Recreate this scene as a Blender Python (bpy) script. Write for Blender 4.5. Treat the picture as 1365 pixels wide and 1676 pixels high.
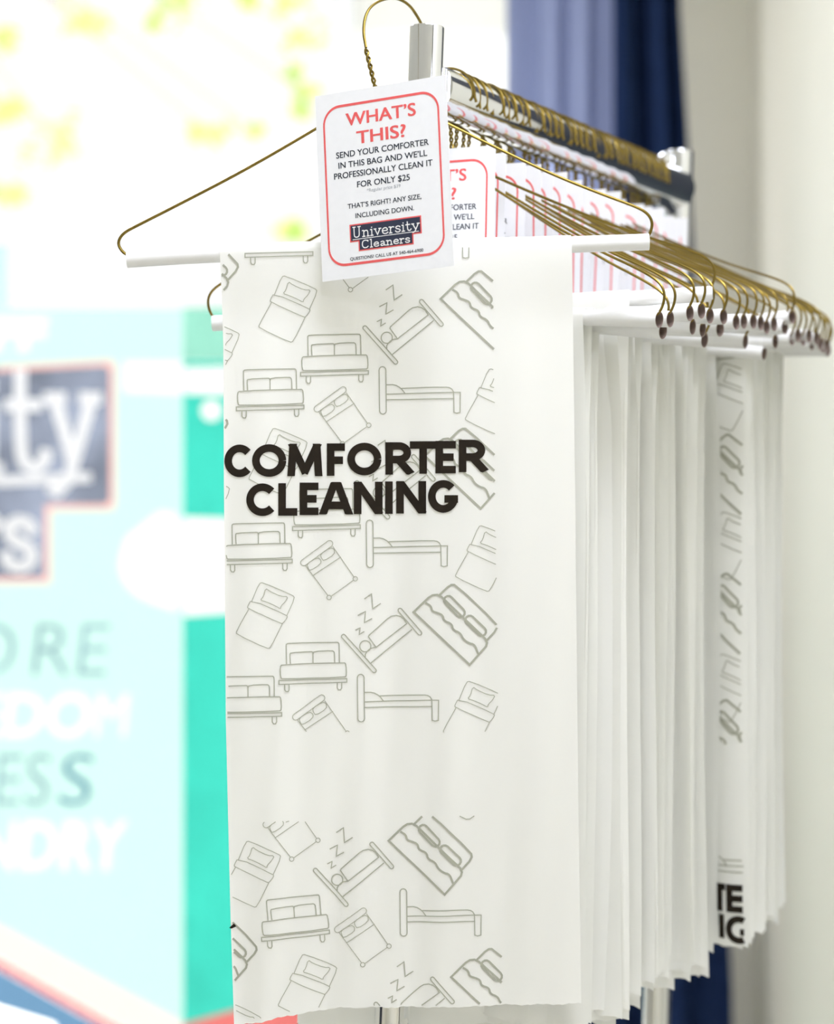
import bpy, bmesh, math, random
from mathutils import Vector, Matrix
random.seed(7)
for o in list(bpy.data.objects):
    bpy.data.objects.remove(o, do_unlink=True)
SC = bpy.context.scene
COL = SC.collection

# ------------------------------------------------------------------ camera, sky, exposure
F, CX, CY, CAMZ = 3259.0, 682.5, 838.0, 1.25      # 70 mm lens on a 36 mm tall frame
def P(px, py, d):
    "point of the place seen at pixel px,py at a depth of d metres"
    return Vector(((px - CX) / F * d, d, CAMZ + (CY - py) / F * d))
cam = bpy.data.cameras.new('camera')
cam.sensor_fit = 'VERTICAL'; cam.sensor_height = 36; cam.sensor_width = 36; cam.lens = 70
cam.dof.use_dof = True; cam.dof.focus_distance = 1.49; cam.dof.aperture_fstop = 3.9
cam.clip_start = 0.05
camo = bpy.data.objects.new('camera', cam); COL.objects.link(camo)
camo.location = (0, 0, CAMZ); camo.rotation_euler = (math.pi / 2, 0, 0)
SC.camera = camo
SC.view_settings.view_transform = 'Standard'; SC.view_settings.look = 'None'
SC.view_settings.gamma = 1; SC.view_settings.use_curve_mapping = False
SC.view_settings.exposure = 0.0
w = bpy.data.worlds.new('overcast_sky'); SC.world = w; w.use_nodes = True
bg = w.node_tree.nodes['Background']
bg.inputs[0].default_value = (1.0, 1.0, 0.985, 1); bg.inputs[1].default_value = 1.15

sl = bpy.data.lights.new('sun', 'SUN'); sl.energy = 10.0; sl.angle = math.radians(3); sl.color = (1, .98, .94)
so = bpy.data.objects.new('sun', sl); COL.objects.link(so); so.rotation_euler = (math.radians(-25), 0, 0)   # high sun outside, behind the window wall
SC.cycles.max_bounces = 16; SC.cycles.diffuse_bounces = 10; SC.cycles.transmission_bounces = 10; SC.cycles.transparent_max_bounces = 12

def area(name, loc, size, rot, power, col=(1, 1, 1)):
    l = bpy.data.lights.new(name, 'AREA'); l.shape = 'RECTANGLE'; l.size, l.size_y = size
    l.energy = power; l.color = col
    o = bpy.data.objects.new(name, l); COL.objects.link(o)
    o.location = loc; o.rotation_euler = rot
    return o

FILL_LAMPS = [(-.75, 2.75, 29), (.5, .95, 39), (.75, -.9, 21), (1.8, .2, 12)]        # x, y, watts of unseen ceiling panels added to brighten the room
for lx, ly, lw in FILL_LAMPS: area('added_fill_lamp', (lx, ly, 2.705), (1.2, .6), (0, 0, 0), lw, (.925, .955, 1.09))

# ------------------------------------------------------------------ materials
def lin(c):
    f = lambda v: v / 12.92 if v <= .04045 else ((v + .055) / 1.055) ** 2.4
    return tuple(f(x / 255) for x in c)
def mat(name, col, rough=.6, metal=0, var=.04, scale=20, trans=None, tcol=None, clear=0, coat=0, bump=0, stretch=(1, 1, 1), spec=.4):
    """noise-varied surface; trans mixes in translucency, clear mixes in plain transparency"""
    m = bpy.data.materials.new(name); m.use_nodes = True
    nt = m.node_tree; N = nt.nodes; L = nt.links
    b = N['Principled BSDF']; out = N['Material Output']
    c = lin(col)
    tc = N.new('ShaderNodeTexCoord'); mp = N.new('ShaderNodeMapping'); mp.inputs['Scale'].default_value = stretch
    no = N.new('ShaderNodeTexNoise'); no.inputs['Scale'].default_value = scale; no.inputs['Detail'].default_value = 3
    L.new(tc.outputs['Object'], mp.inputs[0]); L.new(mp.outputs[0], no.inputs['Vector'])
    cr = N.new('ShaderNodeValToRGB')
    cr.color_ramp.elements[0].position = .3; cr.color_ramp.elements[1].position = .7
    cr.color_ramp.elements[0].color = (*[x * (1 - var) for x in c], 1)
    cr.color_ramp.elements[1].color = (*[min(1, x * (1 + var)) for x in c], 1)
    L.new(no.outputs['Fac'], cr.inputs[0]); L.new(cr.outputs[0], b.inputs['Base Color'])
    b.inputs['Roughness'].default_value = rough; b.inputs['Metallic'].default_value = metal
    b.inputs['Coat Weight'].default_value = coat
    b.inputs['Specular IOR Level'].default_value = spec
    if bump:
        bp = N.new('ShaderNodeBump'); bp.inputs['Strength'].default_value = bump; bp.inputs['Distance'].default_value = .002
        L.new(no.outputs['Fac'], bp.inputs['Height']); L.new(bp.outputs[0], b.inputs['Normal'])
    last = b.outputs[0]
    if trans:
        t = N.new('ShaderNodeBsdfTranslucent'); t.inputs[0].default_value = (*lin(tcol or col), 1)
        mx = N.new('ShaderNodeMixShader'); mx.inputs[0].default_value = trans
        L.new(last, mx.inputs[1]); L.new(t.outputs[0], mx.inputs[2]); last = mx.outputs[0]
    if clear:
        t = N.new('ShaderNodeBsdfTransparent')
        mx = N.new('ShaderNodeMixShader'); mx.inputs[0].default_value = clear
        L.new(last, mx.inputs[1]); L.new(t.outputs[0], mx.inputs[2]); last = mx.outputs[0]
    L.new(last, out.inputs[0])
    return m

def film(name, col, var=.04, k=1.0):
    "printed window film: lets daylight through, tinted by its ink"
    c = [min(1, x * k * .40) for x in lin(col)]; f = lambda v: 255 * (v * 12.92 if v <= .0031308 else 1.055 * v ** (1 / 2.4) - .055)
    c = tuple(f(x) for x in c)
    m = mat(name, c, .35, 0, var, 5, trans=.8, tcol=c)
    if var > .09:                                   # blotchy ink
        N = m.node_tree.nodes; t = next(n for n in N if n.type == 'BSDF_TRANSLUCENT'); r = next(n for n in N if n.type == 'VALTORGB')
        m.node_tree.links.new(r.outputs[0], t.inputs[0])
    return m
M = dict(
    chrome=mat('polished_chrome', (235, 236, 238), .04, 1, .01),
    brass=mat('brass_wire', (138, 118, 58), .33, 1, .12, 60),
    paper=mat('white_paper', (246, 247, 250), .7, 0, .01, 200),
    tube=mat('paper_tube', (244, 244, 243), .6, 0, .015, 80),
    plastic=mat('milky_plastic_film', (251, 251, 247), .38, 0, .012, 6, trans=.2, tcol=(252, 252, 249), bump=.08, stretch=(3, 3, .5)),
    print_grey=mat('grey_print', (172, 173, 158), .5, 0, .03),
    print_black=mat('black_print', (40, 33, 25), .7, 0, .15, 120, spec=.15),
    kraft=mat('kraft_cardboard', (142, 124, 116), .9, 0, .08, 60),
    red=mat('red_ink', (240, 100, 100), .6, 0, .02),
    ink=mat('dark_ink', (40, 48, 62), .6, 0, .03),
    pale_ink=mat('pale_ink', (165, 170, 178), .6, 0, .03),
    navy_ink=mat('navy_ink', (50, 56, 76), .6, 0, .03),
    white_ink=mat('white_ink', (248, 248, 248), .6, 0, .01),
    wall=mat('beige_wall_paint', (236, 233, 219), .75, 0, .012, 3),
    ceil=mat('ceiling_paint', (240, 240, 238), .8, 0, .01, 3),
    floor=mat('floor_vinyl', (205, 203, 198), .5, 0, .1, 6),
    white_frame=mat('white_frame_paint', (245, 246, 245), .5, 0, .01),
    blind=mat('white_blind_fabric', (250, 251, 249), .8, 0, .01, 40, trans=.75, tcol=(196, 198, 194)),
    curtain=mat('pale_blue_curtain_cloth', (60, 70, 110), .9, 0, .1, 30, trans=.6, tcol=(155, 166, 206), spec=0),
    drape=mat('navy_curtain_cloth', (32, 46, 77), .9, 0, .12, 30, spec=0), added_door=mat('added_door_paint', (38, 42, 52), .45, 0, .05, 8),
    film=film('sunlit_aqua_film', (214, 255, 250)), teal=film('shaded_teal_film', (72, 222, 203), .12), film_white=film('white_film', (255, 255, 255), .01, 1.1),
    film_navy=film('navy_film', (150, 160, 182), .5), film_pink=film('pink_film', (255, 205, 198), .03, 1.1), film_blush=film('blush_film', (255, 238, 234), .03, 1.1), film_red=film('red_film', (240, 130, 128)),
    film_blue=film('blue_film', (118, 162, 202)), film_violet=film('violet_film', (90, 95, 170)), film_grey=film('grey_aqua_film', (146, 184, 194), .2), film_slate=film('slate_aqua_film', (66, 138, 166)), teal_pale=film('pale_teal_film', (160, 231, 212), .12),
    leaf=mat('sunlit_leaf', (205, 218, 140), .5, 0, .1, 4, trans=.7, tcol=(196, 220, 140)),
    bark=mat('bark', (150, 135, 110), .9, 0, .2, 10),
    pave=mat('pale_pavement', (235, 233, 228), .8, 0, .05, 4),
    dark=mat('dark_rubber', (40, 40, 42), .6, 0, .1),
)
gl = bpy.data.materials.new('window_glass'); gl.use_nodes = True
_n = gl.node_tree.nodes; _n.remove(_n['Principled BSDF'])
_t = _n.new('ShaderNodeBsdfTransparent'); _g = _n.new('ShaderNodeBsdfGlossy'); _g.inputs['Roughness'].default_value = .02
_m = _n.new('ShaderNodeMixShader'); _m.inputs[0].default_value = .04
gl.node_tree.links.new(_t.outputs[0], _m.inputs[1]); gl.node_tree.links.new(_g.outputs[0], _m.inputs[2])
gl.node_tree.links.new(_m.outputs[0], _n['Material Output'].inputs[0])
M['glass'] = gl

# ------------------------------------------------------------------ helpers
class MB:
    "collects verts and faces of ONE mesh"
    def __init__(s): s.v = []; s.f = []; s.n = 0
    def add(s, vs, fs):
        n = len(s.v); s.v += [tuple(v) for v in vs]; s.f += [tuple(i + n for i in f) for f in fs]; return s
    def box(s, a, b):
        (x0, y0, z0), (x1, y1, z1) = a, b
        return s.add([(x0, y0, z0), (x1, y0, z0), (x1, y1, z0), (x0, y1, z0), (x0, y0, z1), (x1, y0, z1), (x1, y1, z1), (x0, y1, z1)],
                     [(0, 3, 2, 1), (4, 5, 6, 7), (0, 1, 5, 4), (1, 2, 6, 5), (2, 3, 7, 6), (3, 0, 4, 7)])
    def prism(s, poly, y0, y1):
        "outline in x,z given a thickness from y0 to y1"
        n = len(poly)
        vs = [(x, y0, z) for x, z in poly] + [(x, y1, z) for x, z in poly]
        return s.add(vs, [tuple(range(n)), tuple(range(2 * n - 1, n - 1, -1))] + [(i, i + n, (i + 1) % n + n, (i + 1) % n) for i in range(n)])
    def tube(s, pts, r, n=8, closed_ends=True):
        pts = [Vector(p) for p in pts]
        rr = r if isinstance(r, (list, tuple)) else [r] * len(pts)
        up = None; rings = []
        for i, p in enumerate(pts):
            t = (pts[min(i + 1, len(pts) - 1)] - pts[max(i - 1, 0)]).normalized()
            if up is None:
                up = Vector((0, 0, 1)) if abs(t.z) < .9 else Vector((1, 0, 0))
            a = (up - t * up.dot(t)).normalized(); b = t.cross(a); up = a
            rings.append([p + (a * math.cos(2 * math.pi * k / n) + b * math.sin(2 * math.pi * k / n)) * rr[i] for k in range(n)])
        vs = [v for q in rings for v in q]; fs = []
        for i in range(len(rings) - 1):
            for k in range(n):
                k2 = (k + 1) % n
                fs.append((i * n + k, i * n + k2, (i + 1) * n + k2, (i + 1) * n + k))
        if closed_ends:
            fs.append(tuple(range(n - 1, -1, -1))); fs.append(tuple((len(rings) - 1) * n + k for k in range(n)))
        return s.add(vs, fs)
    def mesh(s, name, material, smooth=False):
        me = bpy.data.meshes.new(name); me.from_pydata(s.v, [], s.f); me.update()
        bm = bmesh.new(); bm.from_mesh(me); bmesh.ops.recalc_face_normals(bm, faces=bm.faces); bm.to_mesh(me); bm.free()
        me.materials.append(material)
        if smooth:
            me.polygons.foreach_set('use_smooth', [True] * len(me.polygons)); me.set_sharp_from_angle(angle=.7)
        return me
    def build(s, name, material, parent=None, smooth=False):
        return link(name, s.mesh(name, material, smooth), parent)
def link(name, me, parent=None):
    o = bpy.data.objects.new(name, me); COL.objects.link(o)
    if parent: o.parent = parent
    return o
def tag(o, label, cat, group=None, kind=None):
    o['label'] = label; o['category'] = cat
    if group: o['group'] = group
    if kind: o['kind'] = kind
    return o
def empty(name, loc=(0, 0, 0)):
    o = bpy.data.objects.new(name, None); COL.objects.link(o); o.location = loc; o.empty_display_size = .02; return o
def struct(o):
    o['kind'] = 'structure'; return o
def smooth_path(pts, k=2):
    pts = [Vector(p) for p in pts]
    for _ in range(k):
        q = [pts[0]]
        for a, b in zip(pts, pts[1:]):
            q += [a * .75 + b * .25, a * .25 + b * .75]
        q.append(pts[-1]); pts = q
    return pts
def interp(tab, y):
    if y <= tab[0][0]: return tab[0][1]
    for (a, va), (b, vb) in zip(tab, tab[1:]):
        if y <= b: return va + (vb - va) * (y - a) / (b - a)
    return tab[-1][1]

def ribbon(mb, pts, wid, fmap, closed=False, keep=None, step=4.0, cap=0):
    "a printed stroke: polyline pts in 2D, width wid, mapped on a surface by fmap(x, y); keep(x, y) clips it"
    mb.n += 1; lf = 2.5e-5 * (mb.n % 7)
    f0 = fmap; fmap = lambda x, y: Vector(f0(x, y)) - Vector((0, lf, 0))
    pts = [Vector(p[:2]) for p in pts]
    if closed: pts = pts + [pts[0]]
    q = [pts[0]]
    for a, b in zip(pts, pts[1:]):
        n = max(1, int((b - a).length / step))
        for i in range(1, n + 1): q.append(a + (b - a) * i / n)
    if cap and not closed:
        q[0] = q[0] - (q[1] - q[0]).normalized() * cap; q[-1] = q[-1] + (q[-1] - q[-2]).normalized() * cap
    m = len(q); L = []; R = []
    for i in range(m):
        if closed and i in (0, m - 1): t0, t1 = q[-1] - q[-2], q[1] - q[0]
        else:
            t0 = q[i] - q[i - 1] if i else q[1] - q[0]; t1 = q[i + 1] - q[i] if i < m - 1 else q[-1] - q[-2]
        t0 = t0.normalized() if t0.length else Vector((1, 0)); t1 = t1.normalized() if t1.length else t0
        n0 = Vector((-t0.y, t0.x)); n1 = Vector((-t1.y, t1.x)); nn = n0 + n1
        nn = nn.normalized() if nn.length > 1e-6 else n0
        k = min(1.6, 1 / max(.35, nn.dot(n0)))
        L.append(q[i] + nn * wid / 2 * k); R.append(q[i] - nn * wid / 2 * k)
    for i in range(m - 1):
        c = (q[i] + q[i + 1]) / 2
        if keep and not keep(c.x, c.y): continue
        mb.add([fmap(*L[i]), fmap(*R[i]), fmap(*R[i + 1]), fmap(*L[i + 1])], [(0, 1, 2, 3)])

def arc(cx, cy, rx, ry, a0, a1, n=20):
    return [(cx + rx * math.cos(math.radians(a0 + (a1 - a0) * i / n)), cy + ry * math.sin(math.radians(a0 + (a1 - a0) * i / n))) for i in range(n + 1)]
def capsule(a, b, hw, n=6):
    a = Vector(a); b = Vector(b); t = (b - a).normalized(); g = math.degrees(math.atan2(t.y, t.x))
    return arc(b.x, b.y, hw, hw, g - 90, g + 90, n) + arc(a.x, a.y, hw, hw, g + 90, g + 270, n)

def text_shape(txt, bold=0.0, shear=0.0):
    "flat triangulated lettering with its bounds, from the built-in typeface"
    cu = bpy.data.curves.new('lettering', 'FONT'); cu.body = txt; cu.size = 1; cu.offset = bold; cu.shear = shear
    cu.fill_mode = 'FRONT'; cu.resolution_u = 4
    o = bpy.data.objects.new('lettering', cu); COL.objects.link(o)
    dg = bpy.context.evaluated_depsgraph_get(); ev = o.evaluated_get(dg); me = ev.to_mesh()
    vs = [(v.co.x, v.co.y) for v in me.vertices]; fs = [tuple(p.vertices) for p in me.polygons]
    ev.to_mesh_clear(); bpy.data.objects.remove(o, do_unlink=True); bpy.data.curves.remove(cu)
    return vs, fs
def text_outline(txt, x0, x1, base, cap, bold, shear):
    "outlines of a word as loops of points (y counted downwards), fitted like put_text"
    cu = bpy.data.curves.new('lettering', 'FONT'); cu.body = txt; cu.size = 1; cu.offset = bold; cu.shear = shear; cu.fill_mode = 'FRONT'; cu.resolution_u = 4
    o = bpy.data.objects.new('lettering', cu); COL.objects.link(o)
    dg = bpy.context.evaluated_depsgraph_get(); me = o.evaluated_get(dg).to_mesh()
    bm = bmesh.new(); bm.from_mesh(me); bmesh.ops.remove_doubles(bm, verts=bm.verts, dist=1e-5)
    nxt = {}
    for e in bm.edges:
        if len(e.link_faces) == 1:
            for a, b in (e.verts, reversed(e.verts)): nxt.setdefault(a.index, []).append(b.index)
    co = [(v.co.x, v.co.y) for v in bm.verts]; bm.free()
    o.evaluated_get(dg).to_mesh_clear(); bpy.data.objects.remove(o, do_unlink=True); bpy.data.curves.remove(cu)
    a = min(c[0] for c in co); b = max(c[0] for c in co); k = (x1 - x0) / (b - a); h = cap / .729
    loops = []; seen = set()
    for s0 in nxt:
        if s0 in seen: continue
        loop = [s0]; seen.add(s0); cur = s0
        while True:
            n = [q for q in nxt[cur] if q not in seen]
            if not n: break
            cur = n[0]; seen.add(cur); loop.append(cur)
        if len(loop) > 2: loops.append([(x0 + (co[q][0] - a) * k, base - co[q][1] * h) for q in loop])
    return loops
def put_text(mb, txt, x0, x1, ybase, cap, fmap, bold=0.0, shear=0.0, capfrac=.729, heavy=0.0):
    "text stretched between x0 and x1, capitals cap tall above ybase (y counted upwards); heavy widens the strokes"
    vs, fs = text_shape(txt, bold, shear)
    a = min(v[0] for v in vs); b = max(v[0] for v in vs)
    k = (x1 - x0) / (b - a); h = cap / capfrac
    for n, (dx, dy) in enumerate([(0, 0)] if not heavy else [(-1, -.5), (1, .5), (-1, .5), (1, -.5), (0, 0)]):
        lf = Vector((0, 1.2e-5 * n, 0))
        mb.add([Vector(fmap(x0 + (x - a + dx * heavy) * k, ybase + (y + dy * heavy) * h)) - lf for x, y in vs], fs)

# ------------------------------------------------------------------ the room
WY = 3.92                                          # window wall
def X(px, d=WY): return (px - CX) / F * d
def Z(py, d=WY): return CAMZ + (CY - py) / F * d
xc = X(1231)                                       # the corner with the right wall
struct(MB().box((-3.3, -2.5, -.1), (2.6, WY + .15, 0)).build('floor', M['floor']))
struct(MB().box((-3.3, -2.5, 2.75), (2.6, WY + .15, 2.9)).build('ceiling', M['ceil']))
struct(MB().box((xc, .9, 0), (xc + .12, WY + .15, 2.75)).box((xc, .9, 0), (2.5, 1.02, 2.75)).box((2.5, -2.4, 0), (2.6, 1.02, 2.75)).build('wall_right', M['wall']))
struct(MB().box((-3.2, -2.5, 0), (2.5, -2.4, 2.75)).build('wall_front', M['wall']))
struct(MB().box((-3.3, -2.5, 0), (-3.2, WY + .15, 2.75)).build('wall_left', M['wall']))
for lx, ly, lw in FILL_LAMPS:
    struct(MB().box((lx - .62, ly - .32, 2.712), (lx + .62, ly + .32, 2.75)).build('fill_lamp_panel', M['white_frame']))  # panels above the added fill lamps, out of view
xm, xw1 = X(540), X(1012)
mb = MB()
mb.box((xw1, WY, 0), (xc, WY + .12, 2.75))
mb.box((-3.2, WY, 2.5), (xw1, WY + .12, 2.75))
mb.box((xm, WY, 0), (xw1, WY + .12, .45)); mb.box((-3.2, WY, 0), (-1.62, WY + .12, 2.5))
struct(mb.build('wall_back', M['wall']))
fr = MB(); fr.box((-1.62, WY + .005, 0), (xm, WY + .1, .06)); fr.box((-1.62, WY + .005, 2.44), (xm, WY + .1, 2.5))
fr.box((xm, WY - .01, .06), (xm + .05, WY + .1, 2.5)); fr.box((-1.62, WY + .005, .06), (-1.57, WY + .1, 2.44))
w1 = struct(fr.build('window_1', M['white_frame']))
g = MB().box((-1.57, WY + .045, .06), (xm, WY + .053, 2.44)).build('pane', M['glass'], w1)
fr = MB(); fr.box((xm + .05, WY + .005, .45), (xw1, WY + .1, .51)); fr.box((xm + .05, WY + .005, 2.44), (xw1, WY + .1, 2.5))
fr.box((xw1 - .05, WY + .005, .51), (xw1, WY + .1, 2.44))
w2 = struct(fr.build('window_2', M['white_frame']))
MB().box((xm + .05, WY + .045, .51), (xw1 - .05, WY + .053, 2.44)).build('pane', M['glass'], w2)

# roller blind over the second window
xbl = X(850)
rb = empty('roller_blind', (0, WY - .02, 2.42)); tag(rb, 'plain white roller blind pulled down behind the chrome rack post', 'blind')
MB().add([(xm + .045, 0, -1.95), (xbl, 0, -1.95), (xbl, 0, 0), (xm + .045, 0, 0)], [(0, 1, 2, 3)]).build('blind_fabric', M['blind'], rb)
MB().tube([(xm + .045, 0, .02), (xbl, 0, .02)], .022, 16).build('roller', M['white_frame'], rb, True)
MB().box((xm + .045, -.006, -1.97), (xbl, .006, -1.945)).build('hem_bar', M['white_frame'], rb)

# curtains: a pale blue one lit through by the window, a navy one against the wall
def curtain(yc, lt, rt, folds, amp, m, label, ph):
    mb = MB(); nu, nv = 90, 30
    for j in range(nv + 1):
        f = j / nv; z = 2.6 * (1 - f) + .03 * f
        py = CY - (z - CAMZ) * F / yc
        xl = X(interp(lt, py), yc); xr = X(interp(rt, py), yc)
        for i in range(nu + 1):
            u = i / nu
            d = amp * math.sin(u * 2 * math.pi * folds + ph) + amp * .35 * math.sin(u * 2 * math.pi * folds * 2.3 + f * 2)
            mb.v.append((xl + (xr - xl) * u + .003 * math.sin(u * 30 + f), yc + d, z))
    for j in range(nv):
        for i in range(nu):
            a = j * (nu + 1) + i; mb.f.append((a, a + 1, a + nu + 2, a + nu + 1))
    return tag(mb.build('curtain', m, None, True), label, 'curtain')
YC = WY - .15
curtain(YC, [(0, 829), (2000, 826)], [(0, 1018), (2000, 1010)], 3.2, .012, M['curtain'], 'pale blue curtain glowing with window light left of the navy curtain', .4)
curtain(YC - .08, [(0, 1005), (400, 1006), (1600, 960), (2000, 955)], [(0, 1113), (250, 1128), (1600, 1196), (1900, 1200)], 2.3, .024, M['drape'], 'dark navy curtain hanging against the beige wall', 2.2)
rod = MB()
for y, a, b in ((YC, 790, 1060), (YC - .08, 985, 1200)):
    rod.tube([(X(a, y), y, 2.62), (X(b, y), y, 2.62)], .012, 12)
    for e in (a + 8, b - 8): rod.tube([(X(e, y), y, 2.62), (X(e, y), WY, 2.62)], .008, 8)
struct(rod.build('trim_1', M['chrome'], None, True))
# unseen dark doors added to put dark reflections in the chrome
d3 = struct(MB().box((-2.75, WY - .03, 0), (-1.72, WY, 2.1)).build('added_door_3', M['added_door']))
hm = MB(); hm.tube([(-1.8, WY - .03, 1), (-1.8, WY - .075, 1), (-1.92, WY - .075, 1)], .009, 10); hm.build('added_door_handle', M['chrome'], d3, True)
for n, xd, sg, y0, y1 in (('added_door_1', xc, -1, 2.1, 2.9), ('added_door_2', -3.2, 1, .15, 1.35)):
    d = struct(MB().box((min(xd, xd + sg * .03), y0, 0), (max(xd, xd + sg * .03), y1, 2.1)).build(n, M['added_door']))
    x = xd + sg * .03; hm = MB(); hm.tube([(x, y0 + .08, 1), (x + sg * .045, y0 + .08, 1), (x + sg * .045, y0 + .2, 1)], .009, 10); hm.build('added_door_handle', M['chrome'], d, True)

# ------------------------------------------------------------------ outdoors
struct(MB().box((-30, WY + .2, -.12), (20, 40, -.04)).build('pavement', M['pave']))
def tree():
    r = empty('tree', (-3.6, 9.2, -.04)); tag(r, 'sunlit yellow green tree outside the shop window', 'tree')
    t = MB(); t.tube(smooth_path([(0, 0, 0), (.05, .02, 1.6), (-.1, 0, 3.2), (0, .1, 4.6)]), .07, 10)
    t.build('trunk', M['bark'], r, True)
    blobs = [(95, 235, 40), (10, 180, 26), (140, 36, 36), (505, 65, 30), (500, 150, 12), (345, 218, 22), (415, 212, 10), (8, 320, 24), (290, 4, 30),
             (475, 5, 20), (398, 2, 14), (480, 375, 16), (480, 385, 14), (5, 65, 20), (250, 40, 9), (480, 120, 10), (495, 180, 12)]
    lf = MB(); rnd = random.Random(3); base = Vector(r.location)
    for px, py, rad in blobs:
        c = P(px, py, 9.2) - base; s = rad / F * 9.2
        for k in range(int(9 + rad * .55)):
            p = c + Vector((rnd.gauss(0, .5) * s * 1.3, rnd.gauss(0, .4) * s, rnd.gauss(0, .5) * s * .8))
            a = rnd.uniform(0, 6.28); l = .028 + .03 * rnd.random()
            u = Vector((math.cos(a), rnd.uniform(-.5, .5), math.sin(a) * .6)).normalized(); v = u.cross(Vector((rnd.uniform(-.4, .4), 1, rnd.uniform(-.4, .4)))).normalized()
            n = u.cross(v) * .004
            q = [p - u * l, p + v * l * .5, p + u * l, p - v * l * .5]
            lf.add(q + [p + n, p - n], [(0, 1, 4), (1, 2, 4), (2, 3, 4), (3, 0, 4)])
    lf.build('foliage', M['leaf'], r)
    br = MB()
    for px, py, rad in blobs[:9]:
        c = P(px, py, 9.2) - base
        s0 = Vector((0, .05, 3.4 + .3 * rnd.random())); br.tube(smooth_path([s0, (s0 + c) / 2 + Vector((0, .3, .9)), c]), .006, 6)
    br.build('branch', M['bark'], r, True)
tree()

# ------------------------------------------------------------------ window sign: print on film stuck inside the glass
SD = WY + .038
def window_sign():
    r = empty('window_sign', (0, SD, 0))
    tag(r, 'aqua laundry sign with white lettering stuck on the shop window', 'sign')
    def Q(px, py): return (X(px, SD), Z(py, SD))
    def poly(name, pts, m, lay):
        return MB().prism([Q(*p) for p in pts], -.0012 * lay - .0006, -.0012 * lay).build(name, m, r)
    lay = lambda n: (lambda x, y: (X(x, SD), -.0012 * n - .0004, Z(y, SD)))
    band = [[(190, 592), (420, 590), (420, 648), (190, 640)], [(255, 832), (420, 850), (420, 1000), (300, 1010), (190, 958)]]
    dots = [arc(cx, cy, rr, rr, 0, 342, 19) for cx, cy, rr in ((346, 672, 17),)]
    WORDS = [('OFF', -95, 80, 572, 52, .045, .1), ('FREEDO', -190, 150, 1205, 74, .018, .12), ('M', 154, 212, 1205, 74, 0, .12), ('LAUNDRY', -200, 210, 1422, 82, .018, .12),
             ('MO', -150, 25, 1106, 92, -.012, .12), ('RE', 52, 180, 1106, 92, -.012, .12), ('LES', -60, 82, 1318, 90, -.012, .12), ('S', 96, 152, 1318, 90, -.012, .12)]
    INKS = ['film_white'] * 4 + ['film_grey'] * 3 + ['film_slate']
    cut = [text_outline(t, x0, x1, b, c, bo, sh) for t, x0, x1, b, c, bo, sh in WORDS]
    def sheet(name, outer, holes, m):
        cu = bpy.data.curves.new(name, 'CURVE'); cu.dimensions = '2D'; cu.fill_mode = 'FRONT'
        for pl in [outer] + holes:
            sp = cu.splines.new('POLY'); sp.points.add(len(pl) - 1); sp.use_cyclic_u = True
            for q, (px, py) in zip(sp.points, pl): q.co = (X(px, SD), Z(py, SD), 0, 1)
        o = bpy.data.objects.new(name, cu); COL.objects.link(o); dg = bpy.context.evaluated_depsgraph_get(); me = o.evaluated_get(dg).to_mesh()
        mb = MB(); mb.add([(v.co.x, -.0008, v.co.y) for v in me.vertices], [tuple(p.vertices) for p in me.polygons])
        o.evaluated_get(dg).to_mesh_clear(); bpy.data.objects.remove(o, do_unlink=True); bpy.data.curves.remove(cu)
        return mb.build(name, m, r)
    clip = lambda pl, a, b: [(max(a, min(b, x)), y) for x, y in pl]
    PANEL = [(-429, 651), (0, 599), (181, 589), (189, 597), (189, 829), (181, 835), (83, 835), (83, 955), (-339, 955), (-339, 839), (-429, 839)]
    FOOT = [(-421, 1290), (0, 1515), (299, 1674), (299, 1959), (-421, 1959)]
    words_cut = [pl for c in cut for pl in c]
    sm2 = lambda p: [tuple(q)[:2] for q in smooth_path([Vector((*a, 0)) for a in p], 2)]
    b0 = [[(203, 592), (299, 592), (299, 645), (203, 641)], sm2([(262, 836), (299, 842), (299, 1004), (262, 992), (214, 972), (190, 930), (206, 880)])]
    sheet('sign_film', [(-422, 505), (300, 505), (300, 1960), (-422, 1960)], words_cut + [PANEL, FOOT] + b0, M['film'])  # paler tint paints the sunlit part of the sign
    sheet('sign_film', [(-422, 400), (14, 400), (14, 504), (-422, 504)], [], M['film'])
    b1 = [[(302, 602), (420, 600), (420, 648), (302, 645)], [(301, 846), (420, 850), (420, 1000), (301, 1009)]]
    S1 = [(301, 1676), (430, 1640), (537, 1628), (537, 1660), (430, 1712), (301, 1757)]
    S2 = [(440, 1712), (537, 1664), (537, 1800), (440, 1800)]
    sheet('sign_strip', [(300, 591), (538, 591), (538, 1960), (300, 1960)], b1 + dots + [S1, S2], M['teal'])  # deeper teal paints the part of the sign in shade
    sheet('sign_strip', [(300, 503), (538, 503), (538, 590), (300, 590)], [], M['teal_pale'])
    for pl in b0 + b1 + dots: MB().add([(X(x, SD), -.0008, Z(y, SD)) for x, y in pl], [tuple(range(len(pl)))]).build('painted_glare', M['film_white'], r)  # white patches paint the glare and bright spots seen across the film
    for (t, x0, x1, b, c, bo, sh), ink in zip(WORDS, INKS):
        mb = MB(); put_text(mb, t, x0, x1, -b, c, lambda x, y: (X(x, SD), -.0008, Z(-y, SD)), bo, sh); mb.build('sign_lettering', M[ink], r)
    # stripes at the foot of the sign
    def flat(name, pts, m): sheet(name, pts, [], m)
    flat('sign_stripe', [(-421, 1290), (0, 1515), (299, 1674), (299, 1737), (200, 1682), (0, 1570), (-421, 1345)], M['film_blush'])
    flat('sign_stripe', [(-421, 1346), (0, 1571), (200, 1683), (299, 1738), (299, 1754), (200, 1698), (0, 1586), (-421, 1358)], M['film_red'])
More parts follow.
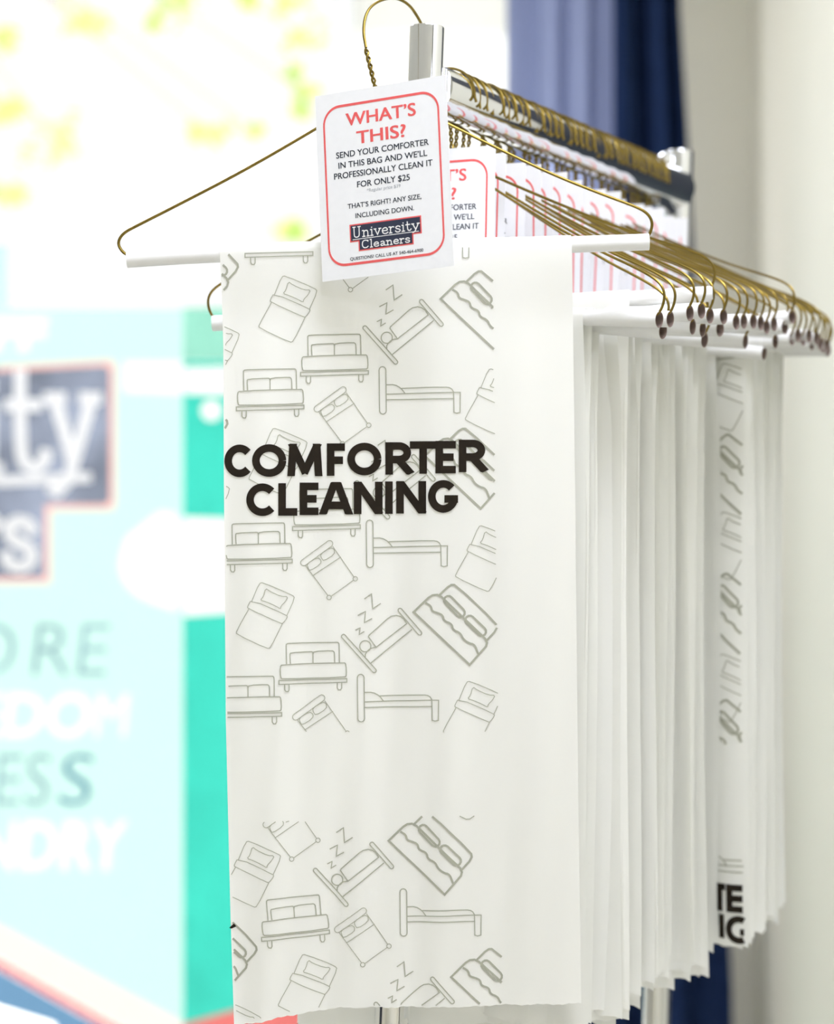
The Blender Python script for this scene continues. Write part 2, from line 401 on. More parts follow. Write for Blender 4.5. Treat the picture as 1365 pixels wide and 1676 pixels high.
    flat('sign_stripe', [(-421, 1359), (0, 1587), (200, 1699), (299, 1755), (299, 1959), (160, 1959), (90, 1676), (0, 1648), (-421, 1500)], M['film_blue'])
    flat('sign_stripe', S1, M['film_red']); flat('sign_stripe', S2, M['film_violet'])
    # logo panel
    IN = [(-420, 660), (0, 608), (172, 598), (180, 606), (180, 820), (172, 826), (74, 826), (74, 946), (-330, 946), (-330, 830), (-420, 830)]
    sheet('logo_outline', PANEL, [IN], M['film_pink']); sheet('logo_panel', IN, [], M['film_navy'])
    lt = MB(); fm = lay(4); cleaners(lt, fm); lt.build('logo_lettering', M['white_ink'], r); lt = MB()
    university(lt, [(-395, 780, 96)], fm, 20)
    lt.build('logo_lettering', M['white_ink'], r)

# strokes of the antique lettering: unit = x-height, y down from the top of the small letters (baseline at 1)
GL = {
    'U': (1.15, [[(0, -.75), (.32, -.75)], [(.16, -.75), (.16, .6), (.22, .88), (.45, 1), (.7, .88), (.78, .6), (.78, -.75)], [(.62, -.75), (.95, -.75)]]),
    'C': (1.1, [[(.85, -.45), (.7, -.68), (.45, -.75), (.2, -.62), (.08, -.3), (.05, .1), (.08, .55), (.22, .88), (.46, 1), (.7, .93), (.85, .7)], [(.85, -.7), (.85, -.4)]]),
    'n': (.95, [[(0, 0), (.18, 0), (.18, 1)], [(.02, 1), (.34, 1)], [(.18, .3), (.32, .08), (.5, 0), (.64, .12), (.68, .35), (.68, 1)], [(.54, 1), (.84, 1)]]),
    'i': (.48, [[(.04, 0), (.2, 0), (.2, 1)], [(.04, 1), (.36, 1)], [(.17, -.36), (.23, -.36)]]),
    'v': (.92, [[(0, 0), (.26, 0)], [(.12, 0), (.42, 1), (.72, 0)], [(.58, 0), (.86, 0)]]),
    'e': (.88, [[(.1, .48), (.7, .48), (.68, .22), (.56, .04), (.4, 0), (.2, .08), (.08, .35), (.08, .62), (.18, .9), (.42, 1), (.62, .94), (.74, .78)]]),
    'r': (.72, [[(0, 0), (.18, 0), (.18, 1)], [(.02, 1), (.36, 1)], [(.18, .32), (.32, .06), (.5, 0), (.6, .1)]]),
    's': (.8, [[(.62, .22), (.54, .05), (.36, 0), (.16, .06), (.1, .24), (.2, .42), (.46, .52), (.62, .66), (.62, .86), (.46, 1), (.24, 1), (.1, .9), (.06, .74)]]),
    't': (.72, [[(.22, -.5), (.22, .7), (.3, .94), (.48, 1), (.62, .88), (.64, .74)], [(.02, 0), (.52, 0)]]),
    'y': (.95, [[(0, 0), (.28, 0)], [(.14, 0), (.46, .92)], [(.82, 0), (.4, 1.22), (.2, 1.4), (.08, 1.36)], [(.66, 0), (.94, 0)]]),
    'l': (.5, [[(.04, -.75), (.2, -.75), (.2, 1)], [(.04, 1), (.36, 1)]]),
    'a': (.88, [[(.14, .14), (.3, 0), (.5, .02), (.6, .2), (.6, .85), (.68, 1), (.8, .96)], [(.6, .45), (.3, .5), (.12, .66), (.12, .86), (.26, 1), (.46, .92), (.6, .75)]]),
}
def antique(mb, word, x, base, xh, fm, wid, k=1.0, ky=1.0):
    for ch in word:
        adv, st = GL[ch]
        for s in st:
            pts = [(x + a * xh * k, base + (b - 1) * xh * ky) for a, b in s]
            if len(pts) > 4: pts = [tuple(p)[:2] for p in smooth_path([Vector((*p, 0)) for p in pts], 2)]
            ribbon(mb, pts, wid, fm, step=xh * .2, cap=wid * .3)
        x += adv * xh * k
    return x
def word_len(word): return sum(GL[c][0] for c in word) - .12
def university(mb, spec, fm, wid):
    "the two lines of the shop's emblem, sized for the big window sign"
    antique(mb, 'Universi', -626, 768, 100, fm, wid)
    antique(mb, 't', 12, 768, 105, fm, wid, .95)
    antique(mb, 'y', 78, 760, 108, fm, wid, .82)
    ribbon(mb, [(-626, 816), (150, 781)], 16, fm, step=30)
def cleaners(mb, fm):
    antique(mb, 'Cleaners', 58 - word_len('Cleaners') * 76, 928, 76, fm, 20)
window_sign()

# ------------------------------------------------------------------ chrome garment rack
A0 = P(698, 838, 1.56).xy; DIR = Vector((.4726, .8813)); RAILZ = 1.584; RLEN = .559
def rail_pt(t): return Vector((A0.x + DIR.x * t, A0.y + DIR.y * t))
def rack():
    r = empty('garment_rack', (0, 0, 0)); tag(r, 'polished chrome garment rack holding the row of hangers', 'rack')
    n1 = Vector((A0.x + .0004, A0.y, 1.630)); b1 = Vector((A0.x - .0540, A0.y, .10))
    B = rail_pt(RLEN); n2 = Vector((B.x, B.y, 1.622)); b2 = Vector((B.x - .0420, B.y, .10))
    def post(top, bot, rad):
        ax = (top - bot); m = MB()
        m.tube([bot, top - ax.normalized() * .0012, top - ax.normalized() * .0003, top], [rad, rad, rad - .0004, rad - .0014], 64, False)
        m.tube([top, top - ax.normalized() * .001, top - ax.normalized() * .05], [rad - .0014, rad - .0022, rad - .0022], 64, False)
        return m.build('post', M['chrome'], r, True)
    post(n1, b1, .0138); post(n2, b2, .0138)
    p0, p1 = rail_pt(.008), rail_pt(RLEN - .008)
    m = MB(); m.tube([(p0.x, p0.y, RAILZ), (p1.x, p1.y, RAILZ - .002)], .019, 48); m.build('rail', M['chrome'], r, True)
    # curved brace under the far end
    q0, q1 = rail_pt(RLEN - .075), rail_pt(RLEN - .012)
    m = MB(); m.tube(smooth_path([(q0.x, q0.y, RAILZ - .021), ((q0.x * .4 + q1.x * .6), (q0.y * .4 + q1.y * .6), RAILZ - .024), (q1.x - .006, q1.y - .010, RAILZ - .034), (q1.x - .003, q1.y - .004, RAILZ - .085)], 3), .007, 16)
    m.build('corner_brace', M['chrome'], r, True)
    k = P(1096, 262, B.y - .01); m = MB(); m.tube([(B.x - .012, B.y - .003, k.z), (B.x - .020, B.y - .005, k.z), (B.x - .024, B.y - .006, k.z)], [.009, .009, .005], 20); m.build('bolt_cap', M['chrome'], r, True)
    # foot frame
    for b in (b1, b2):
        c = Vector((b.x, b.y, .1)); s = Vector((DIR.y, -DIR.x, 0)) * .22
        m = MB(); m.tube([c - s, c + s], .0138, 20); m.build('foot_bar', M['chrome'], r, True)
        for sg in (-1, 1):
            e = c + s * sg * .95
            m = MB(); m.tube([(e.x - .012, e.y, .032), (e.x + .012, e.y, .032)], .032, 20); m.tube([(e.x, e.y, .032), (e.x, e.y, .1)], .006, 8)
            m.build('caster', M['dark'], r, True)
    m = MB(); m.tube([(b1.x, b1.y, .1), (b2.x, b2.y, .1)], .0125, 20); m.build('base_rail', M['chrome'], r, True)
rack()

# ------------------------------------------------------------------ hangers
WR = .00112
def twist(mb, a, b, turns, rad=.0011, r=.00095):
    a = Vector(a); b = Vector(b); t = (b - a).normalized(); u = Vector((0, 1, 0)); v = t.cross(u).normalized(); u = v.cross(t)
    for ph in (0, math.pi):
        mb.tube([a + (b - a) * (i / 40) + (u * math.cos(ph + turns * 2 * math.pi * i / 40) + v * math.sin(ph + turns * 2 * math.pi * i / 40)) * rad for i in range(41)], r, 6)
def paper_tube(parent, pts, r_out):
    m = MB(); pts = [Vector(p) for p in pts]; ri = r_out - .0007
    m.tube(pts, r_out, 24, False)
    c = MB(); c.tube(pts, ri, 24, False); c.tube(pts, r_out - .0001, 24, False)
    n = 24; N = len(pts) * n
    for e in (0, len(pts) - 1):
        for k in range(n):
            a = e * n + k; b = e * n + (k + 1) % n
            c.f.append((a, b, N + b, N + a))
    t = m.build('paper_tube', M['tube'], parent, True); c.build('tube_core', M['kraft'], parent, True)

# front hanger, hung by its hook in the open top of the near post
HD = 1.50
def front_hanger():
    r = empty('wire_hanger', P(617, 152, HD)); o = Vector(r.location)
    tag(r, 'brass wire hanger in front, its hook caught in the top of the near chrome post', 'hanger')
    L = lambda px, py, d=HD: P(px, py, d) - o
    m = MB()
    m.tube(smooth_path([L(599, 78, 1.506), L(594, 50, 1.51), (L(599, 20, 1.516)), L(616, 2, 1.527), L(645, -5, 1.54), L(669, 6, 1.55), L(684, 28, 1.557), L(692, 44, 1.56), L(695, 62, 1.561)], 3), WR, 8)
    m.build('hook', M['brass'], r, True)
    m = MB(); twist(m, L(599, 80, 1.506), L(614, 142), 2.7); m.build('twisted_neck', M['brass'], r, True)
    m = MB(); m.tube(smooth_path([L(613, 140), L(622, 152), L(700, 186), L(800, 236), L(900, 284), L(985, 318), L(1035, 336), L(1058, 347), L(1068, 362), L(1066, 378), L(1058, 391), L(1030, 397)], 3), WR, 8)
    m.build('wire_arm', M['brass'], r, True)
    m = MB(); m.tube(smooth_path([L(615, 140), L(611, 154), L(512, 214), L(400, 279), L(300, 331), L(225, 369), L(202, 381), L(193, 395), L(196, 407), L(207, 418), L(240, 424)], 3), WR, 8)
    m.build('wire_arm', M['brass'], r, True)
    paper_tube(r, [L(208, 425), L(300, 419), L(420, 413), L(640, 407), L(860, 403), L(1062, 396)], .0063)
front_hanger()

# hangers on the rail: origin at the foot of the twisted neck, x to the right end, z up
HH = .0705; TZ = -.122
def rail_hanger(name):
    r = empty(name)
    m = MB(); R = HH - .050
    m.tube(smooth_path([(0, 0, .025), (-.002, 0, .0285)] + [(x, 0, z) for x, z in arc(0, .050, R, R, 250, -8, 26)] + [(R + .001, 0, .042)], 1), WR, 6)
    m.build('hook', M['brass'], r, True)
    m = MB(); twist(m, (0, 0, .026), (0, 0, 0), 2.5); m.build('twisted_neck', M['brass'], r, True)
    for s in (1, -1):
        m = MB(); m.tube(smooth_path([(s * .0005, .0008 * s, .001), (s * .004, 0, -.003), (s * .04, 0, -.022), (s * .09, 0, -.047), (s * .14, 0, -.070), (s * .178, 0, -.084), (s * .196, 0, -.0925), (s * .2025, 0, -.100), (s * .203, 0, -.109), (s * .199, 0, -.1185), (s * .186, 0, -.122)], 2), WR, 6)
        m.build('wire_arm', M['brass'], r, True)
    paper_tube(r, [(-.2, 0, TZ), (0, 0, TZ - .001), (.2, 0, TZ)], .0063)
    return r

# ------------------------------------------------------------------ bags
LEFT = [(400, 361), (560, 366), (800, 367), (1180, 370), (1500, 378), (1690, 384)]
RIGHT = [(385, 934), (500, 937), (800, 941), (1300, 946), (1700, 952)]
def taxis(px): return interp([(208, 425), (300, 419), (420, 413), (640, 407), (860, 403), (1062, 396)], px)
def bottom(px): return interp([(361, 1678), (395, 1672), (450, 1660), (540, 1648), (700, 1646), (950, 1641)], px)
def fdepth(px, py):
    t = max(0, min(1, (py - 410) / 130)); t = t * t * (3 - 2 * t); big = max(0, (py - 500) / 1100)
    wv = .0011 * math.sin(px * .021 + py * .0012) + .0008 * math.sin(px * .043 - py * .002 + 1) + .0005 * math.sin(px * .09 + py * .006)
    return HD - .0072 + .0040 * t + wv * t * (.5 + big)
def fpoint(px, py, lift=.0):
    p = P(px, py, HD); p.y = fdepth(px, py) - lift; return p
def front_bag():
    nu, nv = 110, 150; m = MB()
    rows = []
    for j in range(nv + 1):                       # front sheet, foot to tube
        f = 1 - j / nv; rows.append(('f', f))
    for k in range(1, 12): rows.append(('o', k / 12))
    for j in range(0, 61): rows.append(('b', j / 60))
    for kind, f in rows:
        for i in range(nu + 1):
            u = i / nu
            if kind == 'f':
                xm_ = 361 + 573 * u; y = taxis(xm_) + (bottom(xm_) - taxis(xm_)) * f
                x = interp(LEFT, y) * (1 - u) + interp(RIGHT, y) * u
                y += (.8 * math.sin(x * 1.1) + .7 * math.sin(x * .37)) * (1 if f > .995 else 0)
                m.v.append(tuple(fpoint(x, y)))
            elif kind == 'o':
                x = 361 + 573 * u; p = P(x, taxis(x), HD); a = math.pi * f
                m.v.append((p.x, HD - .0072 * math.cos(a), p.z + .0072 * math.sin(a)))
            else:
                x = 361 + 573 * u; p = P(x, taxis(x), HD); zb = P(x, 1640, HD).z
                q = max(0, min(1, f * 6))
                xx = P(interp(LEFT, 400 + 1240 * f) * (1 - u) + interp(RIGHT, 400 + 1240 * f) * u, 838, HD).x
                m.v.append((xx + (p.x - xx) * (1 - q), HD + .0072 - .0035 * q + .001 * math.sin(u * 19 + f * 3) * q, p.z + (zb - p.z) * f))
    for j in range(len(rows) - 1):
        for i in range(nu):
            a = j * (nu + 1) + i; m.f.append((a, a + 1, a + nu + 2, a + nu + 1))
    o = m.build('plastic_bag', M['plastic'], None, True)
    tag(o, 'milky white plastic bag lettered COMFORTER CLEANING draped over the front hanger', 'bag')
    return o
Z4 = lambda x, y: (340 + x * .3663, 380 + y * .3663)
Z5 = lambda x, y: (340 + x * .3663, 820 + y * .3663)
def T(f, pts): return [f(*p) for p in pts]
def sm(pts, k=1): return [tuple(p)[:2] for p in smooth_path([Vector((*p, 0)) for p in pts], k)]
def smc(pts, k=2):
    pts = [Vector(p) for p in pts]
    for _ in range(k):
        q = []
        for a, b in zip(pts, pts[1:] + pts[:1]): q += [a * .75 + b * .25, a * .25 + b * .75]
        pts = q
    return [tuple(p) for p in pts]
def rbox(x0, y0, x1, y1, r): return arc(x1 - r, y0 + r, r, r, -90, 0, 4) + arc(x1 - r, y1 - r, r, r, 0, 90, 4) + arc(x0 + r, y1 - r, r, r, 90, 180, 4) + arc(x0 + r, y0 + r, r, r, 180, 270, 4)
# each bed picture: list of (points, closed), width
ICON = {
 'front': (1.75, Z4, [(sm([(450, 553), (448, 478), (449, 464), (466, 462), (668, 458), (682, 459), (684, 476), (685, 548)]), 0),
    (sm([(467, 552), (464, 512), (468, 504), (555, 500), (565, 501), (567, 512), (567, 550)]), 0), (sm([(567, 512), (570, 499), (652, 495), (661, 500), (663, 512), (664, 548)]), 0),
    (smc([(430, 557), (706, 548), (714, 556), (717, 606), (708, 614), (432, 622), (423, 614), (421, 566)], 1), 1),
    ([(416, 628), (718, 620), (718, 636), (416, 645)], 1), (sm([(441, 645), (442, 676), (461, 678), (461, 645)]), 0), (sm([(675, 637), (676, 670), (695, 670), (695, 636)]), 0)]),
 'single': (1.3, Z4, [(sm([(300, 283), (333, 203), (350, 200), (480, 255), (492, 268), (457, 345)]), 0), (smc([(298, 276), (456, 345), (459, 355), (440, 380), (432, 383), (283, 315), (281, 306)], 1), 1),
    (sm([(287, 317), (230, 418), (232, 430), (368, 494), (384, 490), (437, 382)]), 0),
    (smc([(362, 224), (382, 240), (432, 262), (462, 262), (450, 284), (430, 304), (428, 317), (406, 304), (365, 286), (338, 278), (352, 262)], 1), 1)]),
 'sleep': (1.75, Z4, [(capsule((703, 429), (840, 582), 9), 1), (capsule((955, 313), (1043, 414), 9), 1), (arc(800, 473, 25, 25, 0, 345, 18), 1),
    ([(848, 478), (814, 431), (817, 424), (900, 350), (916, 340), (938, 336), (958, 341), (972, 352), (985, 372)], 0), ([(848, 478), (985, 372)], 0), (sm([(800, 520), (800, 505), (822, 482), (848, 478)]), 0), ([(814, 431), (848, 478)], 0),
    ([(826, 547), (1008, 398)], 0), ([(757, 401), (777, 391), (773, 421), (794, 408)], 0), ([(768, 335), (801, 318), (796, 368), (829, 350)], 0), ([(797, 261), (828, 240), (833, 306), (868, 283)], 0)]),
 'wavy': (3.4, Z5, [([(920, 495), (985, 432), (1004, 420), (1025, 418), (1045, 428), (1225, 600), (1240, 615), (1247, 632), (1243, 648), (1170, 730)], 1),
    (sm([(1034, 420), (1082, 374), (1108, 374), (1288, 545), (1292, 572), (1243, 625)]), 0), (capsule((1075, 443), (1128, 498), 20), 1), (capsule((1170, 531), (1223, 582), 20), 1),
    (sm([(975, 455), (997, 468), (1002, 492), (1030, 500), (1050, 510), (1055, 535), (1090, 547), (1095, 575), (1128, 588), (1140, 615), (1165, 634), (1192, 640), (1207, 680)], 2), 0)]),
 'side': (1.75, Z4, [(capsule((781, 617), (783, 799), 15), 1), (sm([(1098, 717), (1100, 806), (1112, 810), (1127, 806), (1128, 717), (1098, 717)], 0), 0), ([(797, 725), (1098, 717)], 0), ([(797, 750), (1100, 745)], 0),
    (sm([(797, 683), (835, 682), (864, 698), (882, 722)]), 0), (sm([(866, 699), (1060, 693), (1088, 698), (1099, 717)]), 0)]),
 'double': (1.3, Z5, [(capsule((430, 275), (546, 190), 14), 1), ([(437, 287), (537, 420)], 0), ([(560, 203), (654, 339)], 0), ([(552, 425), (651, 354)], 0), (arc(660, 347, 10, 10, 0, 330, 11), 1), (arc(543, 430, 10, 10, 0, 330, 11), 1),
    (smc([(444, 280), (490, 252), (508, 262), (505, 282), (458, 312), (450, 300)], 1), 1), (smc([(505, 236), (548, 208), (568, 215), (567, 238), (520, 268), (508, 254)], 1), 1), ([(470, 333), (595, 250)], 0)]),
}
def icons(mb, kind, dx, dy, fmap, keep, rot=0, scale=1):
    wid, zf, strokes = ICON[kind]
    allp = [p for s, c in strokes for p in T(zf, s)]
    cx = sum(p[0] for p in allp) / len(allp); cy = sum(p[1] for p in allp) / len(allp); c, s_ = math.cos(math.radians(rot)), math.sin(math.radians(rot))
    for s, closed in strokes:
        pts = [((cx + dx + ((x - cx) * c - (y - cy) * s_) * scale), (cy + dy + ((x - cx) * s_ + (y - cy) * c) * scale)) for x, y in T(zf, s)]
        ribbon(mb, pts, wid, fmap, bool(closed), keep, step=3.0, cap=0 if closed else wid * .3)
PATTERN_TOP = [('front', 0, 0), ('front', -105, 56.5), ('front', -90, -193), ('front', -13, 252), ('front', -124, 308), ('front', -35, 503), ('front', -141, 558),
    ('single', 0, 0), ('single', -16, 248), ('single', -37, 500), ('single', 337, 151), ('single', 321, 407), ('single', 301, 661), ('single', -127, 71), ('single', -143, 323),
    ('sleep', 0, 0), ('sleep', -13, 253), ('sleep', -35, 504), ('wavy', 44, -511), ('wavy', 18, -255), ('wavy', 0, 0), ('wavy', -422, -588), ('wavy', -440, -333),
    ('side', 0, 0), ('side', -21, 250.6), ('side', -35.5, 502.6), ('side', 14, -252), ('double', 22, -251), ('double', 0, 0), ('double', 35, -502), ('double', -13, 252)]
PATTERN_FOOT = [('front', -65, 918, -3.5), ('single', -59, 922), ('single', 32, 1107), ('single', -91, 1186), ('sleep', -81, 886), ('sleep', 18, 1105), ('wavy', -41, 374), ('wavy', 61, 595), ('wavy', -392, 525), ('side', 34, 853), ('double', -61, 427), ('double', 55, 600)]

# heavy geometric capitals; unit = cap height, y down, wid in the same unit
BOLD = {
 'C': (.98, [arc(.5, .5, .385, .385, -42, -318, 30)]), 'O': (1.03, [arc(.515, .5, .385, .385, 0, 360, 40)]), 'G': (1.02, [arc(.5, .5, .385, .385, -42, -352, 34), [(.54, .58), (1.0, .58)]]),
 'M': (1.08, [[(.13, 1), (.19, 0)], [(.16, .02), (.54, .86)], [(.54, .86), (.92, .02)], [(.89, 0), (.95, 1)]]),
 'F': (.6, [[(.13, 0), (.13, 1)], [(.13, .115), (.58, .115)], [(.13, .52), (.52, .52)]]), 'E': (.63, [[(.13, 0), (.13, 1)], [(.13, .115), (.6, .115)], [(.13, .5), (.54, .5)], [(.13, .885), (.6, .885)]]),
 'R': (.78, [[(.13, 0), (.13, 1)], [(.13, .115), (.36, .115)] + arc(.36, .325, .21, .21, -90, 90, 14)[1:] + [(.13, .535)], [(.34, .52), (.68, 1)]]),
 'T': (.74, [[(.37, 0), (.37, 1)], [(.02, .115), (.72, .115)]]), 'L': (.56, [[(.13, 0), (.13, 1)], [(.13, .885), (.54, .885)]]),
 'A': (.95, [[(.07, 1), (.44, 0)], [(.88, 1), (.51, 0)], [(.24, .72), (.72, .72)]]), 'N': (.9, [[(.13, 0), (.13, 1)], [(.12, .02), (.78, .98)], [(.77, 0), (.77, 1)]]), 'I': (.3, [[(.15, 0), (.15, 1)]]),
}
def heavy(mb, spec, h, fmap, keep=None, slope=0):
    for ch, x0, x1, top in spec:
        adv, st = BOLD[ch]
        xs = [p[0] for s in st for p in s]; half = .115
        lo, hi = (min(xs) - half, max(xs) + half) if ch in 'COGMNLFIERB' else (min(xs), max(xs))
        if ch in 'FELR': hi = max(xs)
        if ch == 'A': lo, hi = -.05, 1.0
        kx = (x1 - x0) / (hi - lo)
        f2 = fmap if ch in 'COG' else (lambda x, y, t=top: fmap(x, min(max(y, t), t + h)))
        for s in st:
            ribbon(mb, [(x0 + (a - lo) * kx, top + b * h) for a, b in s], .235 * h, f2, False, keep, step=3, cap=3 if ch in 'MAN' and abs(s[0][0] - s[-1][0]) > .03 else 0)

fb = front_bag()
def bag_print():
    fm = lambda x, y: fpoint(x, y, .00035)
    kx = lambda x, y: interp(LEFT, y) + 3 < x < interp([(400, 805), (1000, 812), (1676, 823)], y)
    m = MB()
    kt = lambda x, y: kx(x, y) and taxis(x) + 2 < y < 1197
    for k, dx, dy in PATTERN_TOP: icons(m, k, dx, dy, fm, kt if dy != -502 else (lambda x, y: kt(x, y) and y > 456))
    kf = lambda x, y: kx(x, y) and 1335 + (8 if x < 560 else 0) < y < bottom(x) - 3
    for e in PATTERN_FOOT: icons(m, e[0], e[1], e[2], fm, kf, *(e[3:]))
    ribbon(m, sm([(752, 1334), (766, 1341), (776, 1334)]), 1.6, fm, step=3)
    m.build('bed_pattern', M['print_grey'], fb)
    m = MB(); fl = lambda x, y: fpoint(x, y, .0006)
    z = lambda a: 340 + a * .3663
    heavy(m, [('C', z(78), z(197), 728), ('O', z(200), z(353), 727.5), ('M', z(357), z(514), 726.5), ('F', z(534), z(614), 726), ('O', z(624), z(777), 725), ('R', z(790), z(912), 724), ('T', z(903), z(1022), 722.5), ('E', z(1016), z(1108), 722), ('R', z(1116), z(1243), 720)], 53, fl, kx)
    heavy(m, [('C', z(175), z(304), 791.5), ('L', z(315), z(402), 791), ('E', z(413), z(496), 790), ('A', z(498), z(650), 789), ('N', z(652), z(783), 788.5), ('I', z(793), z(827), 788), ('N', z(840), z(978), 787.5), ('G', z(986), z(1133), 786)], 53, fl, kx)
    m.build('lettering', M['print_black'], fb)
    m = MB(); heavy(m, [('R', 346, 384, 1474)], 44, fl, lambda x, y: x > interp(LEFT, y) + .5 ); m.build('lettering', M['print_black'], fb)
bag_print()

BW = .265
def rail_bag_profile(seed, length, lean=0.0):
    rnd = random.Random(seed); ph = [rnd.uniform(0, 6.28) for _ in range(6)]; fl = rnd.uniform(-.004, .004); dr = lean + rnd.uniform(-.002, .003)
    xo = rnd.uniform(-.003, .004)
    def surf(u, f, side):
        "u 0..1 across, f 0..1 down; side -1 near sheet, +1 far sheet"
        q = min(1, f * 7); amp = .0010 + .0022 * f
        wv = amp * (math.sin(u * 9 + ph[0] + f) + .7 * math.sin(u * 21 + ph[1] - f * 1.3) + .35 * math.sin(u * 47 + ph[2]))
        x = (u - .5) * BW + xo + (u - .3) * (fl * f + .0025 * math.sin(f * 5 + ph[3])) + dr * f
        return Vector((x, side * (.0072 - .0048 * q) + wv * q, TZ - length * f))
    return surf
def rail_bag_mesh(seed, length, lean=0.0):
    surf = rail_bag_profile(seed, length, lean); m = MB(); nu, nv = 44, 44
    rnd = random.Random(seed + 99); back = rnd.uniform(.965, 1.02)
    rows = [('s', 1 - j / nv, -1) for j in range(nv + 1)] + [('o', k / 10, 0) for k in range(1, 10)] + [('s', j / nv, 1) for j in range(nv + 1)]
    for kind, f, s in rows:
        for i in range(nu + 1):
            u = i / nu
            if kind == 's':
                p = surf(u, f * (back if s > 0 else 1), s)
                if f == 1: p.z += .0009 * math.sin(i * 2.1) + .002 * (u - .5)
            else:
                p = surf(u, 0, -1); a = math.pi * f; p.y = -.0072 * math.cos(a); p.z = TZ + .0072 * math.sin(a)
            m.v.append(tuple(p))
    for j in range(len(rows) - 1):
        for i in range(nu):
            a = j * (nu + 1) + i; m.f.append((a, a + 1, a + nu + 2, a + nu + 1))
    # inner fold tucked between the two sheets, a little short of the outer edge
    base = len(m.v)
    for j in range(nv + 1):
        for i in range(9):
            f = .004 + .985 * j / nv; p = surf(1, f, -1); u = i / 8
            p.x += -.034 + .0305 * u + .004 * math.sin(f * 6 + seed); p.y += .0004 + .0022 * math.sin(u * 3.1) + .001
            m.v.append(tuple(p))
    for j in range(nv):
        for i in range(8):
            a = base + j * 9 + i; m.f.append((a, a + 1, a + 10, a + 9))
    return m.mesh('plastic_bag', M['plastic'], True)

# ------------------------------------------------------------------ tags
TW, TH = .1065, .140
def tag_meshes():
    hw, hh = TW / 2, TH / 2; m = MB()
    m.box((-hw, -.0002, -hh), (hw, .0002, hh)); card = m.mesh('paper_tag', M['paper'])
    fu = lambda lift: (lambda u, v: Vector(((u - .5) * TW, -.0002 - lift, (.5 - v) * TH)))
    up = lambda lift: (lambda u, nv: fu(lift)(u, -nv))
    k = TW / TH
    out = []
    m = MB(); r = .125
    pts = arc(.935 - r, .075 + r * k, r, r * k, -90, 0, 10) + arc(.935 - r, .925 - r * k, r, r * k, 0, 90, 10) + arc(.062 + r, .925 - r * k, r, r * k, 90, 180, 10) + arc(.062 + r, .075 + r * k, r, r * k, 180, 270, 10)
    ribbon(m, pts, .0135, fu(.0001), True, None, .03); out.append(m.mesh('border', M['red']))
    m = MB(); put_text(m, 'WHAT\u2019S', .235, .765, -.186, .070, up(.0001), heavy=.02); put_text(m, 'THIS?', .312, .683, -.290, .070, up(.0001), heavy=.02)
    out.append(m.mesh('heading', M['red']))
    for nm, lines in (('body_text', (('SEND YOUR COMFORTER', .705, .352, .0335), ('IN THIS BAG AND WE\u2019LL', .675, .408, .0335), ('PROFESSIONALLY CLEAN IT', .75, .463, .0335), ('FOR ONLY $25', .40, .522, .0335))),
                      ('offer_text', (('THAT\u2019S RIGHT! ANY SIZE,', .56, .629, .027), ('INCLUDING DOWN.', .445, .684, .027))), ('phone_line', (('QUESTIONS? CALL US AT 540-464-6900', .555, .906, .0175),))):
        m = MB()
        for t, wd, b, cp in lines: put_text(m, t, .5 - wd / 2, .5 + wd / 2, -b, cp, up(.0001), heavy=.014)
        out.append(m.mesh(nm, M['ink']))
    m = MB(); put_text(m, '*Regular price $39', .372, .628, -.553, .018, up(.0001)); out.append(m.mesh('small_print', M['pale_ink']))
    def shape(d, lift):
        q = MB(); e = d * k
        pl = [(.236 - d, .722 - e), (.764 + d, .722 - e), (.764 + d, .803 + e), (.70 + d, .803 + e), (.70 + d, .855 + e), (.30 - d, .855 + e), (.30 - d, .803 + e), (.236 - d, .803 + e)]
        f = fu(lift); q.add([f(*p) for p in pl], [tuple(range(8))]); return q
    out.append(shape(.009, .0001).mesh('logo_outline', M['red'])); out.append(shape(0, .0002).mesh('logo_panel', M['navy_ink']))
    m = MB(); S = 1 / k
    f3 = lambda x, y: fu(.0003)(x, y / S)
    xh = .50 / word_len('University'); antique(m, 'University', .252, .787 * S, xh, f3, .0075, 1, .66)
    ribbon(m, [(.248, .797 * S), (.752, .797 * S)], .0045, f3, step=.1)
    out.append(m.mesh('logo_lettering', M['white_ink'])); m = MB()
    xh = .365 / word_len('Cleaners'); antique(m, 'Cleaners', .318, .848 * S, xh, f3, .0072, 1, .55)
    out.append(m.mesh('logo_lettering', M['white_ink']))
    return card, out
CARD, PRINTS = tag_meshes()
def paper_tag():
    o = link('paper_tag', CARD)
    for me in PRINTS: link(me.name.split('.')[0], me, o)
    return o
ft = paper_tag()
tag(ft, 'large white paper tag in front reading WHAT\u2019S THIS with a red rounded border', 'tag')
ft.location = P(627.5, 294, 1.464)
ft.rotation_euler = (math.radians(-2), math.radians(-3.6), math.radians(-24))

# ------------------------------------------------------------------ the row on the rail
ONES = 'first second third fourth fifth sixth seventh eighth ninth tenth eleventh twelfth thirteenth fourteenth fifteenth sixteenth seventeenth eighteenth nineteenth'.split()
def ordinal(n):
    if n < 20: return ONES[n - 1]
    t = {2: 'twent', 3: 'thirt', 4: 'fort'}[n // 10]
    return t + 'ieth' if n % 10 == 0 else t + 'y-' + ONES[n % 10 - 1]
ENDS = [(1091, 521), (1108, 521), (1101, 540), (1135, 513), (1145, 535), (1152, 508), (1162, 537), (1167, 515), (1169, 555), (1188, 518), (1188, 538), (1210, 528), (1220, 527), (1232, 560), (1236, 528),
        (1248, 528), (1258, 536), (1268, 532), (1266, 581), (1278, 559), (1286, 534), (1292, 518), (1302, 555), (1310, 548), (1318, 556), (1326, 549), (1334, 560), (1339, 552), (1346, 562), (1352, 568), (1358, 566), (1361, 572)]
NH = len(ENDS) + 1
